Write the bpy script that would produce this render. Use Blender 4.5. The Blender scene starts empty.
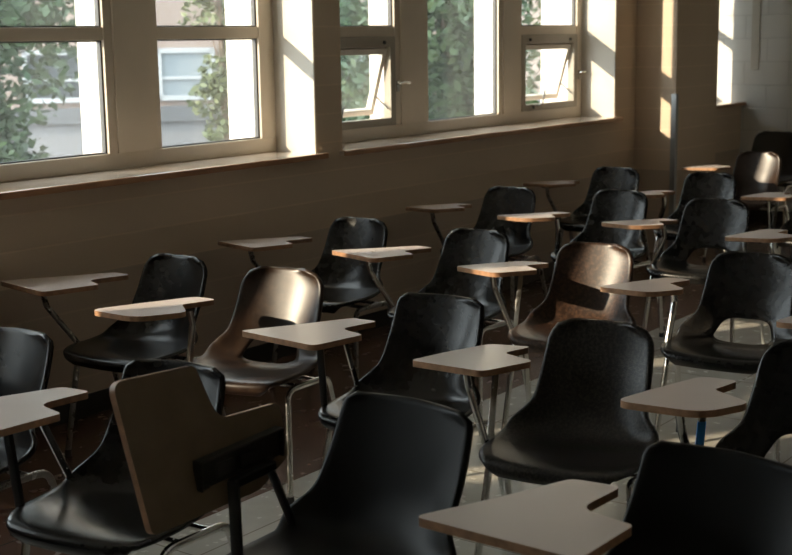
import bpy, math, random
from mathutils import Vector, Matrix
random.seed(7)
SC = bpy.context.scene
COL = SC.collection

# ---------------------------------------------------------------- camera
W_, H_ = 792.0, 555.0
def _norm(v):
    l = math.sqrt(sum(a*a for a in v)); return Vector([a/l for a in v])
_cx, _cy = 396.0, 277.5
_vx = (1385.0-_cx, 23.5-_cy)           # vanishing point of the window wall
_vz = (500.0-_cx, 7480.0-_cy)          # vanishing point of the verticals
F_PX = math.sqrt(-(_vx[0]*_vz[0]+_vx[1]*_vz[1]))
_ex = _norm((_vx[0], _vx[1], F_PX)); _dn = _norm((_vz[0], _vz[1], F_PX))
_ez = -_dn; _ey = _ez.cross(_ex)
_right = Vector((_ex[0], _ey[0], _ez[0])); _down = Vector((_ex[1], _ey[1], _ez[1])); _fwd = Vector((_ex[2], _ey[2], _ez[2]))
_up = -_down; _bk = -_fwd
cam = bpy.data.cameras.new('camera'); camo = bpy.data.objects.new('camera', cam); COL.objects.link(camo)
camo.matrix_world = Matrix(((_right[0], _up[0], _bk[0], 0), (_right[1], _up[1], _bk[1], 0), (_right[2], _up[2], _bk[2], 1.65), (0, 0, 0, 1)))
cam.sensor_width = 36.0; cam.lens = F_PX/W_*36.0; cam.clip_end = 500
cam.dof.use_dof = True; cam.dof.focus_distance = 4.3; cam.dof.aperture_fstop = 5.6
SC.camera = camo

# ---------------------------------------------------------------- light
world = bpy.data.worlds.new('world'); SC.world = world; world.use_nodes = True
wn = world.node_tree; wn.nodes.clear()
wo = wn.nodes.new('ShaderNodeOutputWorld'); wb = wn.nodes.new('ShaderNodeBackground')
wb.inputs[0].default_value = (0.90, 0.95, 1.0, 1); wb.inputs[1].default_value = 5.0
wn.links.new(wb.outputs[0], wo.inputs[0])
sun = bpy.data.lights.new('sun', 'SUN'); suno = bpy.data.objects.new('sun', sun); COL.objects.link(suno)
sun.energy = 6.3; sun.color = (1.0, 0.79, 0.58); sun.angle = math.radians(0.8)
suno.rotation_euler = Vector((1.0, -0.64, -0.44)).to_track_quat('-Z', 'Y').to_euler()
suno.location = (-20, 16, 12)
SC.view_settings.view_transform = 'Standard'; SC.view_settings.look = 'None'
SC.view_settings.exposure = 0.55; SC.view_settings.gamma = 1.0; SC.view_settings.use_curve_mapping = False

# ---------------------------------------------------------------- materials
def mat(name, col, rough=0.5, metal=0.0, spec=0.5, var=0.0, vscale=8.0, bump=0.0, bscale=60.0, rvar=0.0, coat=0.0, col2=None, detail=4.0, ramp=(0.35, 0.65)):
    m = bpy.data.materials.new(name); m.use_nodes = True; t = m.node_tree; b = t.nodes['Principled BSDF']
    b.inputs['Base Color'].default_value = (*col, 1); b.inputs['Roughness'].default_value = rough
    b.inputs['Metallic'].default_value = metal; b.inputs['Specular IOR Level'].default_value = spec
    if coat: b.inputs['Coat Weight'].default_value = coat; b.inputs['Coat Roughness'].default_value = 0.15
    tc = t.nodes.new('ShaderNodeTexCoord')
    if var or col2:
        n = t.nodes.new('ShaderNodeTexNoise'); n.inputs['Scale'].default_value = vscale; n.inputs['Detail'].default_value = detail
        t.links.new(tc.outputs['Object'], n.inputs['Vector'])
        r = t.nodes.new('ShaderNodeValToRGB'); r.color_ramp.elements[0].position = ramp[0]; r.color_ramp.elements[1].position = ramp[1]
        c2 = col2 if col2 else tuple(min(1, c*(1+var)) for c in col)
        c1 = col if col2 else tuple(c*(1-var) for c in col)
        r.color_ramp.elements[0].color = (*c1, 1); r.color_ramp.elements[1].color = (*c2, 1)
        t.links.new(n.outputs['Fac'], r.inputs['Fac']); t.links.new(r.outputs['Color'], b.inputs['Base Color'])
    if rvar:
        n2 = t.nodes.new('ShaderNodeTexNoise'); n2.inputs['Scale'].default_value = vscale*2.3; n2.inputs['Detail'].default_value = 6
        t.links.new(tc.outputs['Object'], n2.inputs['Vector'])
        mr = t.nodes.new('ShaderNodeMapRange'); mr.inputs[1].default_value = .3; mr.inputs[2].default_value = .7
        mr.inputs[3].default_value = max(0.02, rough-rvar); mr.inputs[4].default_value = rough+rvar
        t.links.new(n2.outputs['Fac'], mr.inputs[0]); t.links.new(mr.outputs[0], b.inputs['Roughness'])
    if bump:
        n3 = t.nodes.new('ShaderNodeTexNoise'); n3.inputs['Scale'].default_value = bscale; n3.inputs['Detail'].default_value = 5
        t.links.new(tc.outputs['Object'], n3.inputs['Vector'])
        bp = t.nodes.new('ShaderNodeBump'); bp.inputs['Strength'].default_value = bump; bp.inputs['Distance'].default_value = 0.002
        t.links.new(n3.outputs['Fac'], bp.inputs['Height']); t.links.new(bp.outputs[0], b.inputs['Normal'])
    return m

def blockwall(name, col, dark=None, dado=None, bw=.4, bh=.2, off=(0, 0, 0), axis='x', strength=.6, mf=.86):
    """painted concrete blocks; axis = world axis the courses run along"""
    m = mat(name, col, .62, spec=.35); t = m.node_tree; b = t.nodes['Principled BSDF']
    tc = t.nodes.new('ShaderNodeTexCoord'); sp = t.nodes.new('ShaderNodeSeparateXYZ'); cb = t.nodes.new('ShaderNodeCombineXYZ')
    t.links.new(tc.outputs['Object'], sp.inputs[0])
    t.links.new(sp.outputs[0 if axis == 'x' else 1], cb.inputs[0]); t.links.new(sp.outputs[2], cb.inputs[1])
    mp = t.nodes.new('ShaderNodeMapping'); mp.inputs['Location'].default_value = off; t.links.new(cb.outputs[0], mp.inputs[0])
    br = t.nodes.new('ShaderNodeTexBrick'); br.inputs['Scale'].default_value = 1.0; br.inputs['Brick Width'].default_value = bw
    br.inputs['Row Height'].default_value = bh; br.inputs['Mortar Size'].default_value = .006; br.inputs['Mortar Smooth'].default_value = .6
    c2 = tuple(c*.97 for c in col); mo = tuple(min(1, c*mf) for c in col)
    br.inputs['Color1'].default_value = (*col, 1); br.inputs['Color2'].default_value = (*c2, 1); br.inputs['Mortar'].default_value = (*mo, 1)
    t.links.new(mp.outputs[0], br.inputs['Vector'])
    out = br.outputs['Color']
    if dado:
        z, dc = dado
        gt = t.nodes.new('ShaderNodeMath'); gt.operation = 'LESS_THAN'; gt.inputs[1].default_value = z; t.links.new(sp.outputs[2], gt.inputs[0])
        mx = t.nodes.new('ShaderNodeMix'); mx.data_type = 'RGBA'; mx.blend_type = 'MULTIPLY'; mx.inputs[7].default_value = (*dc, 1)
        t.links.new(gt.outputs[0], mx.inputs[0]); t.links.new(out, mx.inputs[6]); out = mx.outputs[2]
    t.links.new(out, b.inputs['Base Color'])
    bp = t.nodes.new('ShaderNodeBump'); bp.inputs['Strength'].default_value = strength; bp.inputs['Distance'].default_value = .004; bp.invert = True
    t.links.new(br.outputs['Fac'], bp.inputs['Height'])
    n = t.nodes.new('ShaderNodeTexNoise'); n.inputs['Scale'].default_value = 40; t.links.new(tc.outputs['Object'], n.inputs[0])
    b2 = t.nodes.new('ShaderNodeBump'); b2.inputs['Strength'].default_value = .15; b2.inputs['Distance'].default_value = .003
    t.links.new(n.outputs['Fac'], b2.inputs['Height']); t.links.new(bp.outputs[0], b2.inputs['Normal']); t.links.new(b2.outputs[0], b.inputs['Normal'])
    return m

M = {}
WALLC = (.72, .575, .43)
M['wall'] = blockwall('painted_block_wall', WALLC, dado=(.64, (.78, .79, .82)), bh=.1535, bw=40, off=(0, .128, 0), strength=.15, mf=1.10)
M['wall_end'] = blockwall('painted_block_wall_end', (.84, .825, .79), axis='y', bw=.4, bh=.2, off=(.1, .0, 0))
M['plaster'] = mat('cream_paint', (.76, .66, .54), .6, var=.03, vscale=3)
M['jamb'] = mat('white_paint', (.64, .60, .53), .5, var=.03, vscale=3)
M['ceil'] = mat('ceiling_paint', (.80, .77, .71), .9)
M['frame'] = mat('window_frame_paint', (.68, .59, .48), .42, var=.03, vscale=4)
M['sash'] = mat('sash_bronze_paint', (.36, .32, .26), .4)
M['gasket'] = mat('dark_gasket', (.06, .06, .06), .5)
M['sill'] = mat('varnished_sill', (.76, .64, .53), .18, var=.06, vscale=5, coat=.9)
M['sill_edge'] = mat('wood_sill_edge', (.46, .24, .12), .35, var=.15, vscale=9)
M['base'] = mat('black_rubber_base', (.02, .018, .016), .45)
M['steel'] = mat('brushed_corner_guard', (.42, .44, .46), .38, metal=1)
M['concrete'] = mat('exterior_render', (.72, .68, .62), .8, var=.04, vscale=2)
def shellmat(name, col, col2, rough, vs, bmp=.0):
    m = mat(name, col, rough, spec=.42, col2=col2, vscale=vs, bump=bmp, bscale=220, detail=8, ramp=(.42, .68)); return m
M['shell'] = shellmat('black_fibreglass', (.011, .0105, .010), (.018, .016, .014), .26, 26)
M['shell_f'] = shellmat('flecked_black_fibreglass', (.014, .013, .012), (.060, .052, .044), .28, 110, .5)
M['shell_sun_flecked'] = shellmat('flecked_sunlit_black_fibreglass', (.030, .016, .010), (.085, .045, .028), .36, 70, .2)  # flecked black shell; brown in the colour stands for warm sun on it
M['shell_m'] = mat('matte_black_fibreglass', (.009, .0088, .008), .42, spec=.22, bump=.1, bscale=200)
M['shell_sun'] = shellmat('sunlit_black_fibreglass', (.026, .015, .010), (.042, .024, .015), .34, 26)  # black shell with the brown of warm sunlight put into its base colour
M['chrome'] = mat('worn_chrome', (.74, .74, .72), .20, metal=1, rvar=.08, vscale=20)
M['dull'] = mat('dull_steel', (.30, .29, .27), .30, metal=1, rvar=.08, vscale=20)
M['blackmetal'] = mat('black_enamel_steel', (.018, .018, .018), .35)
M['plate'] = mat('dark_pressed_steel', (.05, .046, .042), .32)
M['rubber'] = mat('black_rubber', (.02, .02, .02), .6)
M['lam'] = mat('laminate_top', (.80, .69, .64), .27, spec=.5, var=.012, vscale=6)
M['edge'] = mat('wood_brown_edge', (.40, .22, .12), .45, var=.18, vscale=40)
M['under'] = mat('hardboard_underside', (.26, .19, .12), .6, var=.10, vscale=12)
M['blue'] = mat('blue_tape', (.05, .33, .85), .35)
M['leather'] = mat('black_vinyl', (.022, .021, .020), .42, bump=.3, bscale=90)

def floormat():
    m = mat('polished_tile_floor', (.3, .3, .3), .24, spec=.5); t = m.node_tree; b = t.nodes['Principled BSDF']
    tc = t.nodes.new('ShaderNodeTexCoord'); sp = t.nodes.new('ShaderNodeSeparateXYZ'); t.links.new(tc.outputs['Object'], sp.inputs[0])
    def tile(c1, c2, mo):
        br = t.nodes.new('ShaderNodeTexBrick'); br.offset = 0; br.inputs['Scale'].default_value = 1; br.inputs['Brick Width'].default_value = .61
        br.inputs['Row Height'].default_value = .61; br.inputs['Mortar Size'].default_value = .003; br.inputs['Bias'].default_value = 0
        br.inputs['Color1'].default_value = (*c1, 1); br.inputs['Color2'].default_value = (*c2, 1); br.inputs['Mortar'].default_value = (*mo, 1)
        mp = t.nodes.new('ShaderNodeMapping'); mp.inputs['Location'].default_value = (.2, .11, 0)
        t.links.new(tc.outputs['Object'], mp.inputs[0]); t.links.new(mp.outputs[0], br.inputs['Vector']); return br
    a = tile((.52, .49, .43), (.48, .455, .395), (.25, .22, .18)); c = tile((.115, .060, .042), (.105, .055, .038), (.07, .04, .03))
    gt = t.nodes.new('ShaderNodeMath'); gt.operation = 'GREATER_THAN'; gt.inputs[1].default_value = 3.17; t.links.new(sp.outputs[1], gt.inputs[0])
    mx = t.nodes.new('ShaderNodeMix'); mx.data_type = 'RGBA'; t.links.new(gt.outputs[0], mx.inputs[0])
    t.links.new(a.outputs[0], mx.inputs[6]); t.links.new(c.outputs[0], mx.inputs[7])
    n = t.nodes.new('ShaderNodeTexNoise'); n.inputs['Scale'].default_value = 14; n.inputs['Detail'].default_value = 6; t.links.new(tc.outputs['Object'], n.inputs[0])
    r = t.nodes.new('ShaderNodeValToRGB'); r.color_ramp.elements[0].color = (.86, .86, .86, 1); r.color_ramp.elements[1].color = (1.06, 1.06, 1.06, 1)
    t.links.new(n.outputs['Fac'], r.inputs[0])
    mu = t.nodes.new('ShaderNodeMix'); mu.data_type = 'RGBA'; mu.blend_type = 'MULTIPLY'; mu.inputs[0].default_value = 1
    t.links.new(mx.outputs[2], mu.inputs[6]); t.links.new(r.outputs[0], mu.inputs[7]); t.links.new(mu.outputs[2], b.inputs['Base Color'])
    mr = t.nodes.new('ShaderNodeMapRange'); mr.inputs[3].default_value = .16; mr.inputs[4].default_value = .34; t.links.new(n.outputs['Fac'], mr.inputs[0])
    t.links.new(mr.outputs[0], b.inputs['Roughness'])
    return m
M['floor'] = floormat()

def glassmat():
    m = bpy.data.materials.new('window_glass'); m.use_nodes = True; t = m.node_tree; t.nodes.clear()
    o = t.nodes.new('ShaderNodeOutputMaterial'); mix = t.nodes.new('ShaderNodeMixShader'); tr = t.nodes.new('ShaderNodeBsdfTransparent')
    gl = t.nodes.new('ShaderNodeBsdfGlossy'); gl.inputs['Roughness'].default_value = .02
    tr.inputs[0].default_value = (.93, .96, .95, 1)
    veil = t.nodes.new('ShaderNodeBsdfTranslucent'); veil.inputs[0].default_value = (.85, .87, .87, 1); m2 = t.nodes.new('ShaderNodeMixShader'); m2.inputs[0].default_value = .02  # small translucent share that lays a hazy glare over the panes
    t.links.new(tr.outputs[0], m2.inputs[1]); t.links.new(veil.outputs[0], m2.inputs[2])
    mix.inputs[0].default_value = .06; t.links.new(m2.outputs[0], mix.inputs[1]); t.links.new(gl.outputs[0], mix.inputs[2])
    t.links.new(mix.outputs[0], o.inputs[0]); return m
M['glass'] = glassmat()

# ---------------------------------------------------------------- mesh helpers
class MB:
    def __init__(s): s.v = []; s.f = []; s.mi = []
    def add(s, vs, fs, mi=0):
        o = len(s.v); s.v += [tuple(v) for v in vs]; s.f += [tuple(i+o for i in f) for f in fs]; s.mi += [mi]*len(fs); return s
    def box(s, x0, x1, y0, y1, z0, z1, mi=0):
        vs = [(x, y, z) for z in (z0, z1) for y in (y0, y1) for x in (x0, x1)]
        return s.add(vs, [(0, 2, 3, 1), (4, 5, 7, 6), (0, 1, 5, 4), (2, 6, 7, 3), (0, 4, 6, 2), (1, 3, 7, 5)], mi)
    def tube(s, pts, r, n=12, mi=0, square=False, flat=1.0, ref=None):
        pts = [Vector(p) for p in pts]; rings = []; up = Vector(ref) if ref else Vector((0, 0, 1))
        prev = None
        for i, p in enumerate(pts):
            d = (pts[min(i+1, len(pts)-1)]-pts[max(i-1, 0)]).normalized()
            if prev is None:
                a = up.cross(d)
                if a.length < 1e-3: a = Vector((0, 1, 0)).cross(d)
                a.normalize()
            else:
                a = prev - d*prev.dot(d); a.normalize()
            prev = a; bb = d.cross(a)
            ring = []
            for k in range(n):
                t = 2*math.pi*(k+.5)/n; c, q = math.cos(t), math.sin(t)
                if square:
                    e = .28; c = math.copysign(abs(c)**e, c)*.93; q = math.copysign(abs(q)**e, q)*.93
                rr = r[i] if isinstance(r, (list, tuple)) else r
                ring.append(p + a*c*rr + bb*q*rr*flat)
            rings.append(ring)
        vs = [v for ring in rings for v in ring]; fs = []
        for i in range(len(pts)-1):
            for k in range(n):
                fs.append((i*n+k, i*n+(k+1) % n, (i+1)*n+(k+1) % n, (i+1)*n+k))
        fs.append(tuple(reversed(range(n)))); fs.append(tuple((len(pts)-1)*n+k for k in range(n)))
        return s.add(vs, fs, mi)
    def prism(s, poly, z0, z1, mtop=0, mside=0, mbot=0, chamfer=0.0):
        n = len(poly); area = sum(poly[i][0]*poly[(i+1) % n][1]-poly[(i+1) % n][0]*poly[i][1] for i in range(n))
        if area < 0: poly = poly[::-1]
        s.add([(x, y, z1) for x, y in poly], [tuple(range(n))], mtop)
        s.add([(x, y, z0) for x, y in poly], [tuple(reversed(range(n)))], mbot)
        s.add([(x, y, z0) for x, y in poly]+[(x, y, z1) for x, y in poly], [(i, (i+1) % n, n+(i+1) % n, n+i) for i in range(n)], mside)
        return s
    def build(s, name, mats, parent=None, smooth=False, bevel=0.0, angle=40):
        me = bpy.data.meshes.new(name); me.from_pydata(s.v, [], s.f); me.update()
        if not isinstance(mats, (list, tuple)): mats = [mats]
        for m in mats: me.materials.append(m)
        for p, i in zip(me.polygons, s.mi): p.material_index = i; p.use_smooth = smooth
        if smooth: 
            try: me.set_sharp_from_angle(angle=math.radians(angle))
            except Exception: pass
        o = bpy.data.objects.new(name, me); COL.objects.link(o)
        if parent: o.parent = parent
        if bevel:
            b = o.modifiers.new('bevel', 'BEVEL'); b.width = bevel; b.segments = 2; b.limit_method = 'ANGLE'; b.angle_limit = math.radians(50)
        return o
def empty(name, loc=(0, 0, 0), rz=0, sc=1):
    o = bpy.data.objects.new(name, None); o.empty_display_size = .1; COL.objects.link(o); o.location = loc; o.rotation_euler = (0, 0, rz); o.scale = (sc,)*3; return o
def tag(o, label, cat, group=None, kind=None):
    o['label'] = label; o['category'] = cat
    if group: o['group'] = group
    if kind: o['kind'] = kind
    return o
def struct(o, label=None, cat=None):
    o['kind'] = 'structure'
    if label: o['label'] = label
    if cat: o['category'] = cat
    return o
def arc(p0, p1, p2, r, n=5):
    """rounded corner points at p1"""
    p0, p1, p2 = Vector(p0), Vector(p1), Vector(p2); a = (p0-p1).normalized(); b = (p2-p1).normalized()
    ang = a.angle(b); d = min(r/math.tan(ang/2), (p0-p1).length*.48, (p2-p1).length*.48)
    s, e = p1+a*d, p1+b*d; out = []
    for i in range(n+1):
        t = i/n; out.append(s*(1-t)**2+p1*2*t*(1-t)+e*t*t)
    return out
def roundpoly(pts, rs, n=7):
    out = []; N = len(pts)
    for i in range(N):
        p0, p1, p2 = [Vector((*pts[j % N], 0)) for j in (i-1, i, i+1)]
        for q in arc(p0, p1, p2, rs[i], n): out.append((q.x, q.y))
    return out

# ---------------------------------------------------------------- room shell
WY, OY, FY = 4.52, 5.15, 4.80      # inner wall face, outer wall face, window frame plane
XE = 11.25; XW = -4.6; YS = -4.2; CZ = 2.95
SILL = 1.05; HEAD = 2.62
wins = [(-.05, 2.03, 0), (2.25, 5.39, 1), (5.61, 8.83, 2), (9.97, XE, 3)]
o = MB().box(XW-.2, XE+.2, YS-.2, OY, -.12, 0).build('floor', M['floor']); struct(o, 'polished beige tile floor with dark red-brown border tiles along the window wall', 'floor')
o = MB().box(XW-.2, XE+.2, YS-.2, OY, CZ, CZ+.15).build('ceiling', M['ceil']); struct(o, 'off-white classroom ceiling', 'ceiling')
b = MB(); b.box(XW-.2, XE, WY, OY, 0, SILL-.03).box(XW-.2, XE, WY, OY, HEAD, CZ)
edges = [XW-.2, -.05, 2.03, 2.25, 5.39, 5.61, 8.83, 9.97]
for i in range(0, len(edges), 2): b.box(edges[i], edges[i+1], WY, OY, SILL-.03, HEAD)
# west part has one more window opening further back is left solid
o = b.build('wall_north', M['wall']); struct(o, 'window wall painted beige with faint block joints', 'wall')
# white painted reveals lining the window openings
b = MB()
for x0, x1, k in wins:
    b.box(x0-.002, x0+.006, WY+.004, OY, SILL, HEAD); 
    if k != 3: b.box(x1-.006, x1+.002, WY+.004, OY, SILL, HEAD)
    b.box(x0, x1, WY+.004, OY, HEAD-.006, HEAD)
struct(b.build('trim_1', M['jamb']), 'white painted window reveals', 'trim')
o = MB().box(XE, XE+.2, YS-.2, OY, 0, CZ).build('wall_east', M['wall_end']); struct(o, 'pale grey painted concrete block end wall', 'wall')
o = MB().box(XW-.2, XW, YS-.2, WY, 0, CZ).build('wall_west', M['plaster']); struct(o)
o = MB().box(XW, XE, YS-.2, YS, 0, CZ).build('wall_south', M['plaster']); struct(o)
# pier between window two and window three
o = MB().box(9.16, 9.93, 4.19, WY+.01, 0, CZ).build('wall_pier', M['wall'], bevel=.008); struct(o, 'projecting beige pier at the end of the window wall', 'pier')
b = MB(); b.box(9.152, 9.158, 4.185, 4.222, .02, 1.21).box(9.152, 9.19, 4.182, 4.188, .02, 1.21)
struct(b.build('trim_2', M['steel']), 'tall grey metal corner guard on the edge of the pier', 'trim')
# baseboards
o = MB().box(XW, 9.16, WY-.012, WY, 0, .10).build('baseboard_north', M['base'], bevel=.003); struct(o)
o = MB().box(9.93, XE, WY-.012, WY, 0, .10).build('baseboard_north_east', M['base']); struct(o)
o = MB().box(XE-.012, XE, YS, WY-.012, 0, .10).build('baseboard_east', M['base']); struct(o)
# thin strip down the end wall, a little darker than the blocks
o = MB().box(XE-.007, XE, 4.37, 4.445, 1.33, CZ).build('trim_3', M['jamb'], bevel=.004); struct(o, 'thin vertical strip on the end wall, darker than the blocks', 'trim')
# sills
for x0, x1, k in wins:
    xe = x1+.045 if k != 3 else x1
    b = MB()
    b.box(x0-.03, xe, WY-.035, FY+.02, SILL-.028, SILL, 0); b.box(x0-.032, xe+.002, WY-.045, WY-.035, SILL-.03, SILL-.001, 1)
    b.box(x0, x1, FY+.02, OY+.03, SILL-.04, SILL-.01, 2)
    o = b.build('trim_%d' % (4+k), [M['sill'], M['sill_edge'], M['concrete']], bevel=.003); struct(o, 'varnished wooden window sill with brown front edge', 'sill')

RZ0, RZ1 = 1.658, 1.718; GB = 1.128
panes = {0: [(.07, .80), (1.10, 1.93)], 1: [(2.34, 3.07), (3.53, 4.20), (4.54, 5.27)], 2: [(5.68, 6.48), (6.83, 7.66), (7.96, 8.75)], 3: [(10.88, 11.17)]}
def window(k, x0, x1):
    e = empty('window_%d' % (k+1), (0, 0, 0)); struct(e, ['window bay behind the camera side', 'near window with two large panes and a wide flat mullion', 'middle window with two small opening awning sashes', 'far window mostly hidden behind the pier'][k], 'window')
    b = MB(); P = panes[k]; y0, y1 = FY, FY+.055
    b.box(x0, x1, y0, y1, SILL, GB); b.box(x0, x1, y0, y1, HEAD-.05, HEAD)
    xs = [x0]+[v for p in P for v in p]+[x1]
    for i in range(0, len(xs), 2): b.box(xs[i], xs[i+1], y0, y1, GB, HEAD-.05)
    o = b.build('frame', M['frame'], e, bevel=.003)
    # mullion cover panels, standing slightly proud, with outside fins
    for i in range(2, len(xs)-2, 2):
        c = MB().box(xs[i]+.05, xs[i+1]-.05, y0-.012, y0, GB+.0, HEAD-.05).build('mullion_cover', M['frame'], e, bevel=.002)
        c = MB().box(xs[i]+.012, xs[i+1]-.012, y1, y1+(.15 if k else .04), SILL, HEAD).build('mullion_back', M['jamb'], e)
    for i, (a, c) in enumerate(P):
        single = (k == 2 and i == 1) or (k == 0 and i == 1)
        segs = [(GB, HEAD-.05)] if single else [(GB, RZ0), (RZ1, HEAD-.05)]
        if not single:
            MB().box(a, c, y0+.004, y1, RZ0, RZ1).build('transom', M['frame'], e, bevel=.002)
        for j, (z0, z1) in enumerate(segs):
            awn = (k == 2 and i in (0, 2) and j == 0)
            if awn: awning(e, a, c, z0, z1, i); continue
            g = MB().box(a, c, y0+.032, y0+.036, z0, z1).build('glass_pane', M['glass'], e)
            q = MB(); t = .009
            q.box(a, a+t, y0+.018, y0+.044, z0, z1).box(c-t, c, y0+.018, y0+.044, z0, z1).box(a, c, y0+.018, y0+.044, z0, z0+t*.8).box(a, c, y0+.018, y0+.044, z1-t*.8, z1)
            q.build('gasket', M['gasket'], e)
    return e
def latch(parent, x, y, z, s=1):
    b = MB(); b.box(x-.012, x+.012, y-.008, y, z-.035, z+.03)
    b.tube([(x, y-.006, z+.01), (x, y-.03, z+.018), (x+.012*s, y-.045, z+.022), (x+.07*s, y-.045, z+.016)], [.009, .009, .0085, .007], 8)
    return b.build('latch_handle', M['chrome'], parent, smooth=True)
def awning(e, a, c, z0, z1, idx):
    # fixed bronze sub-frame
    b = MB(); t = .05; y0 = FY-.004; y1 = FY+.05
    b.box(a, a+t, y0, y1, z0, z1).box(c-t, c, y0, y1, z0, z1).box(a+t, c-t, y0, y1, z0, z0+t*.9).box(a+t, c-t, y0, y1, z1-t*1.25, z1)
    b.build('awning_frame', M['sash'], e, bevel=.002)
    # sash hinged at the top, tilted outwards
    xa, xc = a+t+.004, c-t-.004; zt = z1-t*1.25-.004; zb = z0+t*.9+.004; h = zt-zb; tilt = math.radians(16)
    s = bpy.data.objects.new('awning_sash', None); COL.objects.link(s); s.parent = e; s.location = (0, FY+.035, zt); s.rotation_euler = (tilt, 0, 0)
    bpy.data.objects.remove(s)
    def tr(p):
        x, y, z = p; zz = z; return (x, FY+.035+y*math.cos(tilt)-zz*math.sin(tilt), zt+y*math.sin(tilt)+zz*math.cos(tilt))
    b = MB(); w = .035
    for bx in ((xa, xa+w, -.02, .02, -h, 0), (xc-w, xc, -.02, .02, -h, 0), (xa+w, xc-w, -.02, .02, -h, -h+w), (xa+w, xc-w, -.02, .02, -w, 0)): b.box(*bx)
    b.v = [tr(v) for v in b.v]; sash = b.build('awning_sash', M['jamb'], e, bevel=.002)
    g = MB().box(xa+w, xc-w, -.002, .002, -h+w, -w); g.v = [tr(v) for v in g.v]; g.build('glass_pane', M['glass'], sash)
    # stay arms each side
    for x in (xa+.012, xc-.012):
        MB().tube([(x, FY+.01, zb+.05), tr((x, -.01, -h+.12))], .006, 8).build('stay_arm', M['dull'], e, smooth=True)
    # operator at the foot of the sash
    b = MB(); xm = xa+.14; b.box(xm-.05, xm+.06, FY-.02, FY+.0, z0+.012, z0+.04)
    b.tube([(xm, FY-.02, z0+.03), (xm+.01, FY-.05, z0+.05), (xm+.03, FY-.055, z0+.13), (xm+.045, FY-.05, z0+.14)], .006, 8)
    b.build('window_operator', M['dull'], e, smooth=True)
    b = MB()
    for x in (xa+.05, xc-.06): b.tube([(x, FY-.015, z1-.035), (x, FY+.0, z1-.035)], .011, 10)
    b.build('hinge_knob', M['gasket'], e, smooth=True)
    latch(e, c+.012, FY-.008, (z0+z1)/2-.03)
for x0, x1, k in wins: window(k, x0, x1)

# ---------------------------------------------------------------- tablet arm chair
def spline(P, n):
    """catmull-rom through tuples, n samples per segment"""
    out = []; N = len(P)
    for i in range(N-1):
        p = [P[max(i-1, 0)], P[i], P[i+1], P[min(i+2, N-1)]]
        for k in range(n):
            t = k/n
            out.append(tuple(.5*((2*b)+(-a+c)*t+(2*a-5*b+4*c-d)*t*t+(-a+3*b-3*c+d)*t**3) for a, b, c, d in zip(*p)))
    out.append(tuple(P[-1])); return out
#        x     z     halfw  edge_dx edge_dz
PROF = [(-.236, .402, .150, .012, .000),
        (-.252, .424, .178, .016, .000),
        (-.238, .446, .198, .014, .003),
        (-.165, .447, .226, .004, .010),
        (-.060, .436, .232, .000, .022),
        (.035, .430, .228, -.010, .036),
        (.105, .442, .216, -.035, .046),
        (.155, .480, .180, -.058, .040),
        (.190, .540, .163, -.056, .016),
        (.217, .620, .159, -.040, .004),
        (.243, .700, .155, -.032, .000),
        (.265, .772, .150, -.028, .000)]
NU = 30
def shell_grid(kind):
    rc = {'round': .055, 'square': .026, 'hole': .065, 'wide': .026}[kind]; wk = {'round': 1.04, 'square': 1.05, 'hole': 1.12, 'wide': 1.25}[kind]
    S = spline(PROF, 5); top = S[-1][1]; rows = []
    for (x, z, hw, ex, ez) in S:
        k = wk if z > .5 and x > .1 else 1+(wk-1)*max(0, min(1, (x-.02)/.13))
        w = hw*k
        if x > .1 and z > top-rc:
            q = z-(top-rc); w = w-rc+math.sqrt(max(rc*rc-q*q, 0))
        row = []
        for i in range(NU+1):
            u = -1+2*i/NU; a = abs(u)**2.4
            zz = z+ez*a
            if x > .1 and z > .6: zz -= .006*(u*u)*(z-.6)/.17
            row.append(Vector((x+ex*a, u*w, zz)))
        rows.append(row)
    return rows
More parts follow.
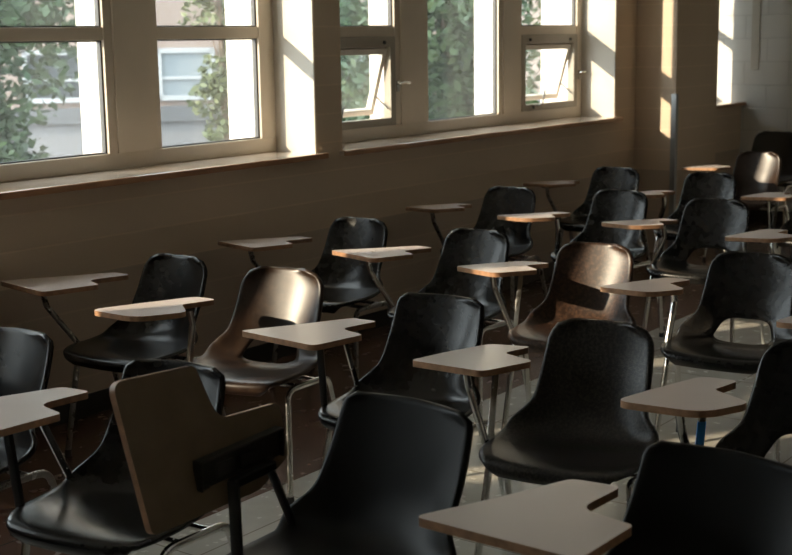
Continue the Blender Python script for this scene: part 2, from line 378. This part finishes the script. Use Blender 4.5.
def make_shell(kind, m, parent):
    rows = shell_grid(kind); nv = len(rows); n = NU+1
    V = [v.copy() for r in rows for v in r]; F = []
    hole = set()
    if kind == 'hole':
        # slot across the foot of the back
        s0, s1 = 28.5, 38.5; hu = .52; cen = (s0+s1)/2; hs = (s1-s0)/2
        def inside(j, u): return (abs((j-cen)/hs)**3.2+abs(u/hu)**4.5) < 1
        for j in range(nv):
            for i in range(n):
                if inside(j, -1+2*i/NU): hole.add(j*n+i)
    for j in range(nv-1):
        for i in range(NU):
            q = (j*n+i, j*n+i+1, (j+1)*n+i+1, (j+1)*n+i)
            if any(k in hole for k in q): continue
            F.append(q)
    if kind == 'hole':
        # pull the ragged edge in to the smooth slot outline
        used = {}
        for f in F:
            for a, b2 in zip(f, f[1:]+f[:1]):
                used[(a, b2)] = used.get((a, b2), 0)+1
        bd = set()
        for (a, b2) in used:
            if (b2, a) not in used: bd.update((a, b2))
        def pos(j, u):
            j = max(0, min(nv-1.001, j)); j0 = int(j); t = j-j0; i = (u+1)/2*NU; i = max(0, min(NU-.001, i)); i0 = int(i); s = i-i0
            A = rows[j0][i0].lerp(rows[j0][i0+1], s); B = rows[j0+1][i0].lerp(rows[j0+1][i0+1], s); return A.lerp(B, t)
        for k in bd:
            j, i = divmod(k, n); u = -1+2*i/NU
            if j in (0, nv-1) or i in (0, NU): continue
            lo, hi = 0.0, 1.0
            dj, du = j-cen, u
            val = lambda t: abs(dj*t/hs)**3.2+abs(du*t/hu)**4.5
            for _ in range(24):
                mid = (lo+hi)/2
                if val(mid) < 1: lo = mid
                else: hi = mid
            V[k] = pos(cen+dj*lo, du*lo)
    # rolled rim around the outline
    N = [Vector((0, 0, 0)) for _ in V]
    for f in F:
        nn = (V[f[1]]-V[f[0]]).cross(V[f[3]]-V[f[0]])
        for k in f: N[k] += nn
    N = [q.normalized() if q.length else q for q in N]     # points towards the sitter / up?
    ring = [j*n+NU for j in range(nv)]+[(nv-1)*n+i for i in range(NU-1, -1, -1)]+[j*n for j in range(nv-2, -1, -1)]
    L = len(ring)
    sgn = 1.0
    mid = (nv//3)*n+NU//2
    if N[mid].z < 0: sgn = -1.0
    def inner(k):
        j, i = divmod(k, n); ii = min(max(i, 1), NU-1); jj = min(j, nv-2); return jj*n+ii
    r1 = []; r2 = []
    for k in ring:
        out = (V[k]-V[inner(k)]); nb = -N[k]*sgn
        out = out-nb*out.dot(nb)
        if out.length > 1e-6: out.normalize()
        r1.append(len(V)); V.append(V[k]+out*.005+nb*.003)
        r2.append(len(V)); V.append(V[k]+out*.006+nb*.013)
    for a in range(L-1):
        F.append((ring[a], r1[a], r1[a+1], ring[a+1])); F.append((r1[a], r2[a], r2[a+1], r1[a+1]))
    b = MB(); b.add(V, F); o = b.build('seat_shell', m, parent, smooth=True, angle=75)
    sd = o.modifiers.new('thick', 'SOLIDIFY'); sd.thickness = .0045; sd.offset = 0
    return o

TABS = {
    # far-front, far-rear, tail end, notch, near-rear, near-front (x towards the sitter, y towards the far side)
    'large': ([(.045, .405), (.235, .325), (.435, .255), (.435, .135), (.262, .140), (.222, .0), (.0, .0)], [.02, .3, .03, .02, .055, .02, .035]),
    'mid': ([(.0, .315), (.16, .305), (.335, .275), (.375, .135), (.245, .150), (.200, .0), (.0, .035)], [.025, .3, .05, .02, .04, .03, .04]),
    'folded': ([(.03, .345), (.36, .335), (.475, .280), (.475, .150), (.275, .145), (.235, .01), (.0, .0)], [.02, .05, .03, .02, .055, .02, .03]),
    'soft': ([(.0, .325), (.17, .300), (.395, .255), (.395, .135), (.255, .150), (.165, .0), (.0, .06)], [.045, .3, .05, .03, .035, .05, .10]),
}
ZT = .70
def make_tablet(kind, parent, pos, yaw, fold=False, ts=1.0):
    poly, rs = TABS[kind]; pts = [(px_*ts, py_*ts) for px_, py_ in roundpoly(poly, rs)]
    cyv, syv = math.cos(yaw), math.sin(yaw)
    b = MB(); b.prism(pts, -.019, 0, 0, 1, 2)
    e = MB()
    # slightly proud wood-brown edge band around the board
    c = (sum(p[0] for p in pts)/len(pts), sum(p[1] for p in pts)/len(pts))
    if fold:
        ax, az = .235, ZT+.005; ang = math.radians(102)
        def tr(v):
            x, y, z = v; dy = y-ax; r_ = (dy*math.cos(ang)+z*math.sin(ang), -dy*math.sin(ang)*1+z*math.cos(ang))
            # inner (towards -y) edge swings up
            return (pos[0]+x, pos[1]+ax+r_[0], az+r_[1])
    else:
        def tr(v):
            x, y, z = v; return (pos[0]+x*cyv-y*syv, pos[1]+x*syv+y*cyv, ZT+z-.02*x-.04*(y-.2))
    b.v = [tr(v) for v in b.v]
    o = b.build('writing_tablet', [M['lam'], M['edge'], M['under']], parent, bevel=.003)
    return o, tr
def make_chair(name, label, x, y, yaw, kind, shell, tab, tabpos, tabyaw, support, chrome=None, bend=.05, blue=False, fold=False, sc=1.0, ts=1.0, single=False):
    """chair centre in world metres, tabpos = world position of the tablet's near-front origin"""
    e = empty(name, (x, y, 0), math.radians(yaw), sc); tag(e, label, 'chair', 'tablet-arm chairs in the classroom rows')
    sh = make_shell(kind, M[shell], e)
    cm = M[chrome or 'chrome']
    ca, sa = math.cos(math.radians(-yaw)), math.sin(math.radians(-yaw))
    def loc(X, Y): dx, dy = (X-x)/sc, (Y-y)/sc; return (dx*ca-dy*sa, dx*sa+dy*ca)
    RT = .0115; ZR = .405
    for s in (-1, 1):
        ff = (-.19, s*.245, .02); fb = (-.135, s*.215, ZR); rb = (.085, s*.262, ZR+.004); rf = (.205, s*.285, .02)
        A = arc(ff, fb, rb, bend, 7); Bq = arc(fb, rb, rf, bend, 7)
        leg = MB().tube([ff]+A[:5], RT, 12).build('leg', cm, e, smooth=True)
        MB().tube([(ff[0], ff[1], .0), (ff[0], ff[1], .028)], [.015, .0125], 12).build('foot_cap', M['rubber'], leg, smooth=True)
        MB().tube(A[4:]+Bq[:4], RT, 12).build('side_rail', cm, e, smooth=True)
        leg = MB().tube(Bq[3:]+[rf], RT, 12).build('leg', cm, e, smooth=True)
        MB().tube([(rf[0], rf[1], .0), (rf[0], rf[1], .028)], [.015, .0125], 12).build('foot_cap', M['rubber'], leg, smooth=True)
    for xx, yy in ((-.075, .226), (.03, .248)):
        MB().tube([(xx, -yy, ZR+.002), (xx, -.10, ZR+.008), (xx, .10, ZR+.008), (xx, yy, ZR+.002)], .009, 10).build('cross_bar', cm, e, smooth=True)
    # tablet and what carries it
    if tab:
        lx, ly = loc(*tabpos)
        t, tr = make_tablet(tab, e, (lx, ly), math.radians(tabyaw-yaw), fold, ts)
        zb = ZT-.019
        def tl(a, c): v = tr((a, c, 0)); return (v[0], v[1])
        P = (-.075, .245, .42)
        if fold:
            # bracket now faces the sitter: long plate with recesses, on the underside
            pl = MB()
            def bx(x0, x1, z0, z1, d0, d1): pl.box(lx+x0, lx+x1, ly+d0, ly+d1, ZT+z0, ZT+z1)
            y1 = .235-.004
            bx(.175, .445, -.035, .035, y1-.028, y1-.020); bx(.175, .445, .030, .036, y1-.042, y1-.012); bx(.175, .181, -.035, .035, y1-.042, y1-.012); bx(.439, .445, -.035, .035, y1-.042, y1-.012)
            bx(.23, .285, -.02, .012, y1-.034, y1-.020); bx(.31, .36, -.02, .012, y1-.034, y1-.020)
            for q in (.19, .30, .40): bx(q-.012, q+.012, -.032, -.024, y1-.040, y1-.020)
            pl.v = [(v[0], v[1], v[2]+(v[0]-lx-.3)*.06) for v in pl.v]
            pl.build('hinge_plate', M['plate'], e, bevel=.003)
            px, py = lx+.262, ly+.18
            MB().tube([(px+.01, py+.005, .40), (px, py, ZT-.035), ], .0135, 8, square=True, flat=.8).build('support_post', M['blackmetal'], e, smooth=True)
            MB().tube([(px-.005, py, ZT-.042), (px+.13, py, ZT-.032)], .012, 8, square=True).build('arm_rail', M['blackmetal'], e, smooth=True)
            MB().tube([(px+.12, py, ZT-.04), (.10, .24, .41)], .011, 8, square=True, flat=.5).build('support_brace', M['blackmetal'], e, smooth=True)
        else:
            c0 = tl(.10, .20); c1 = tl(.33, .20)
            pl = MB(); d = Vector((c1[0]-c0[0], c1[1]-c0[1], 0)); dn = d.normalized(); nn = Vector((-dn.y, dn.x, 0))*.032
            q = [Vector((c0[0], c0[1], 0))-nn, Vector((c1[0], c1[1], 0))-nn, Vector((c1[0], c1[1], 0))+nn, Vector((c0[0], c0[1], 0))+nn]
            pl.prism([(v.x, v.y) for v in q], zb-.018, zb+.0005); pl.build('mounting_bracket', M['blackmetal'], e, bevel=.004)
            if support == 'black':
                a = tl(.125, .10)
                MB().tube([(P[0]-.045, P[1], .40), (a[0], a[1], zb-.01)], .012, 8, square=True, flat=.8).build('support_post', M['blackmetal'], e, smooth=True)
                a2 = tl(.22, .08)
                MB().tube([(a2[0], a2[1], zb-.012), (.09, .235, .415)], .012, 8, square=True, flat=.35, ref=(0, 1, 0)).build('support_brace', M['chrome'], e, smooth=True)
            elif support == 'vee':
                a = tl(.09, .17); a2 = tl(.24, .17)
                k = (a[0]+.02, a[1], zb-.07)
                MB().tube([(a[0], a[1], zb-.01)]+arc((a[0], a[1], zb-.01), k, P, .05)+[P], .012, 12).build('support_post', cm, e, smooth=True)
                if chrome != 'dull' and not single: MB().tube([(a2[0], a2[1], zb-.012), (P[0]+.01, P[1], P[2]+.015)], .011, 8, square=True, flat=.35).build('support_brace', cm, e, smooth=True)
            elif support == 'bent':
                a = tl(.33, .185); k = (a[0]+.010, a[1], zb-.075)
                MB().tube([(a[0]-.01, a[1], zb-.008)]+arc((a[0]-.01, a[1], zb-.008), k, P, .035)+[P], .0145, 12, flat=.8).build('support_post', cm, e, smooth=True)
            if blue:
                v0 = Vector((tl(.24, .17)[0], tl(.24, .17)[1], zb-.012)); v1 = Vector((P[0]+.01, P[1], P[2]+.015))
                MB().tube([v0.lerp(v1, .30), v0.lerp(v1, .62)], .0125, 8, square=True, flat=.42).build('tape_strip', M['blue'], e, smooth=True)
        # elbow joining the support to the side rail
        MB().tube([(-.12, .222, ZR), (-.10, .236, .409), (P[0], P[1], .435)], [.013, .014, .015], 10).build('elbow_joint', cm, e, smooth=True)
    return e

T = .969   # tablets measured at .67 m, brought to tablet height
# name label x y yaw shellkind material tabkind (tabpos) tabyaw support
CH = []
def C(label, x, y, yaw, kind, shell, tab, tp, ty, sup, **k):
    CH.append(make_chair('tablet_arm_chair', label, x, y, yaw, kind, shell, tab, tp, ty, sup, **k))
C('black chair whose back is cut off by the left edge of the photo', 2.24, 3.29, 8, 'square', 'shell', 'large', (1.95, 3.42), 0, 'black', chrome='dull')
C('glossy black chair at bottom left, its seat behind the folded tablet', 2.22, 2.55, 10, 'square', 'shell', 'large', (1.90, 2.665), 0, 'black')
C('black chair in front with its brown tablet folded upright, back turned square to us', 2.26, 1.84, -2, 'wide', 'shell_m', 'folded', (1.80, 1.835), 0, 'black', fold=True)
C('black chair at the bottom right corner with the large beige tablet reaching left', 2.30, 1.04, -4, 'wide', 'shell_m', 'large', (2.015, 1.09), 0, 'vee')
C('black chair at the wall end of the second row, its brown wall-side tablet in shadow', 3.52, 3.90, 5, 'round', 'shell', 'large', (3.17, 4.05), -10, 'vee', chrome='dull', ts=1.12)
C('black chair with a sunlit bronze back, behind the small white tablet on a curved tube', 3.53, 3.29, 12, 'hole', 'shell_sun', 'soft', (3.04, 3.34), -8, 'bent', ts=1.08)
C('black chair with a square-topped back in the middle, large beige tablet on a black post', 3.40, 2.49, 6, 'square', 'shell', 'large', (3.055, 2.595), -6, 'black')
C('scratched black chair with full rounded back and seat facing us, centre right', 3.325, 1.82, 9, 'round', 'shell_f', 'mid', (3.075, 1.95), -6, 'vee', bend=.02)
C('slotted black chair at the right edge with blue tape on its tablet support', 3.40, 1.19, 0, 'hole', 'shell', 'soft', (3.035, 1.235), -2, 'vee', blue=True, ts=.97)
C('black chair by the wall with its tablet edge below the first pier, third row', 4.81, 3.95, 5, 'round', 'shell', 'large', (4.405, 4.09), -15, 'vee', chrome='dull')
C('black chair in the third row with a grey back between two tablets', 4.78, 3.24, 4, 'round', 'shell', 'large', (4.46, 3.435), -17, 'vee', single=True)
C('flecked black chair coloured brown for the sun on it, with a shadow across its back', 4.70, 2.57, 9, 'round', 'shell_sun_flecked', 'mid', (4.43, 2.775), -22, 'vee')
C('black chair with a wide slotted back facing us at the right side', 4.80, 1.93, 4, 'hole', 'shell', 'soft', (4.39, 2.05), -12, 'bent', ts=.95)
C('black chair hidden beyond the right edge whose tablet corner enters the photo', 4.62, 1.10, 0, 'round', 'shell', 'soft', (4.205, 1.235), 0, 'bent')
C('black chair by the wall under the middle window, fourth row', 6.33, 4.02, 3, 'round', 'shell', 'mid', (5.95, 4.12), -16, 'vee', chrome='dull')
C('black chair with a faint lit spot on its back, fourth row, behind the sunlit flecked chair', 6.51, 3.40, 2, 'round', 'shell', 'soft', (5.88, 3.48), -20, 'bent')
C('black slotted-back chair half hidden by the wider chair before it, fourth row', 6.39, 2.76, 4, 'hole', 'shell', 'soft', (5.92, 2.88), -22, 'bent')
C('black chair beyond the right edge whose pointed tablet crosses the slotted chair', 6.35, 2.02, 0, 'round', 'shell', 'soft', (5.89, 2.12), 0, 'bent')
C('black chair by the wall just before the pier, fifth row', 7.68, 4.02, 4, 'round', 'shell', 'mid', (7.35, 4.18), -16, 'vee', chrome='dull')
C('black chair with grey sheen in front of the pier, fifth row', 7.65, 3.33, 6, 'round', 'shell', 'soft', (7.1, 3.42), -20, 'bent')
C('black chair beyond the right edge with a thin orange-lit tablet tip, fifth row', 7.75, 2.62, 0, 'round', 'shell', 'mid', (7.42, 2.66), 0, 'vee')
C('chair with a bright sun stripe on its back near the far end wall', 9.23, 3.64, 3, 'round', 'shell_sun', 'mid', (8.86, 3.69), 0, 'vee')
C('large black chair standing last against the far end wall', 10.30, 3.93, 0, 'round', 'leather', None, None, 0, None, sc=1.09)

# ---------------------------------------------------------------- outside
struct(MB().box(-40, 90, OY, 90, -.6, -.5).build('ground', mat('pale_paving', (.22, .22, .21), .9, var=.05, vscale=.5)), 'pale paved ground outside', 'ground')
M['facade'] = mat('pinkish_facade', (.26, .205, .18), .85, var=.04, vscale=1.0)
M['facadew'] = mat('white_window_trim', (.36, .38, .40), .5)
M['pane'] = mat('outside_pane', (.22, .26, .29), .15)
M['paned'] = mat('outside_dark_pane', (.06, .07, .08), .15)
M['band'] = mat('grey_stone_band', (.10, .105, .115), .8)
M['bark'] = mat('bark', (.16, .12, .09), .9, var=.2, vscale=6, bump=.5, bscale=30)
def leafmat(n, c, c2): return mat(n, c, .55, col2=c2, vscale=1.4, detail=3)
M['leaf'] = leafmat('green_leaves', (.020, .055, .026), (.060, .105, .040))
M['leaf2'] = leafmat('pale_green_leaves', (.06, .09, .035), (.12, .14, .06))
def tree(label, az, dist, rad, z0, z1, leaf, n, size, seed):
    rnd = random.Random(seed); a = math.radians(az); cx, cy = dist*math.cos(a), dist*math.sin(a)
    e = empty('tree', (cx, cy, -.5)); tag(e, label, 'tree', 'trees outside the windows')
    tr = MB().tube([(0, 0, 0), (.05, .02, (z0+.5)*.6+.3), (0, .03, (z0+z1)/2+.5), (.02, 0, z1*.8+.5)], [rad*.13, rad*.10, rad*.07, rad*.02], 10)
    tr.build('trunk', M['bark'], e, smooth=True)
    blobs = []
    nb = 44
    for i in range(nb):
        h = (i+.5)/nb; zz = z0+.5+h*(z1-z0); rr = rad*(math.sin(math.pi*min(.97, h*.85+.13))**.35)
        t = rnd.uniform(0, 6.28); q = rnd.uniform(.15, .62)*rr
        blobs.append((q*math.cos(t), q*math.sin(t), zz, rr*rnd.uniform(.42, .62)))
    br = MB()
    for bl in blobs[::2]: br.tube([(0, .02, max(.3, bl[2]-.4)), (bl[0]*.5, bl[1]*.5, bl[2]-.15), (bl[0], bl[1], bl[2])], [rad*.03, rad*.02, rad*.006], 6)
    br.build('branches', M['bark'], e, smooth=True)
    b = MB()
    for i in range(n):
        bx, by, bz, r = rnd.choice(blobs)
        d = Vector((rnd.gauss(0, 1), rnd.gauss(0, 1), rnd.gauss(0, 1))).normalized(); p = Vector((bx, by, bz))+d*r*rnd.uniform(.55, 1.05)
        u = Vector((rnd.gauss(0, 1), rnd.gauss(0, 1), rnd.gauss(0, .7))).normalized(); v = u.cross(Vector((rnd.gauss(0, 1), rnd.gauss(0, 1), rnd.gauss(0, 1)))).normalized()
        s = size*rnd.uniform(.6, 1.3)
        b.add([p-u*s, p+v*s*.5, p+u*s, p-v*s*.5], [(0, 1, 2, 3)])
    b.build('foliage', M[leaf], e)
    return e
tree('dark green leafy tree outside the left pane of the near window', 55.6, 12.0, 1.38, -.3, 6.5, 'leaf', 60000, .058, 1)
tree('narrow pale green tree in the right pane of the near window', 43.9, 10.0, .26, .3, 5.0, 'leaf2', 5000, .038, 2)
tree('green leafy tree filling the tall middle pane of the middle window', 34.3, 13.0, 1.05, -.3, 5.5, 'leaf', 22000, .06, 3)
tree('green leafy tree behind the first small awning sash', 40.3, 17.5, 1.3, -.3, 6.0, 'leaf', 18000, .075, 4)
# building across the yard, turned so that it faces the windows
bd = empty('building', (14.2, 13.6, -.5), math.radians(-42)); tag(bd, 'pinkish building with white framed windows and grey stone band across the yard', 'building')
MB().box(-12, 12, 0, 6, 0, 7).build('wall', M['facade'], bd)
MB().box(-12.0, 12.0, -.12, 0, 1.0, 1.22).build('stone_band', M['band'], bd)
MB().box(-12.0, 12.0, -.05, 0, 0, 1.0).build('plinth', mat('grey_plinth', (.18, .18, .19), .85), bd)
for x in (-9.2, -7.0, -4.7, -2.46, -.58, 1.6, 3.8, 6.0):
    for z0, z1 in ((1.30, 2.05), (3.6, 4.8)):
        b = MB(); w = .42; t = .07
        b.box(x-w, x-w+t, -.06, .0, z0, z1).box(x+w-t, x+w, -.06, .0, z0, z1).box(x-w, x+w, -.06, 0, z0, z0+t).box(x-w, x+w, -.06, 0, z1-t, z1).box(x-w, x+w, -.05, 0, z0+.3, z0+.3+t*.6)
        f = b.build('window', M['facadew'], bd); MB().box(x-w+t, x+w-t, -.02, -.005, z0+t, z1-t).build('pane', M['pane'] if x > -2 else M['paned'], f)
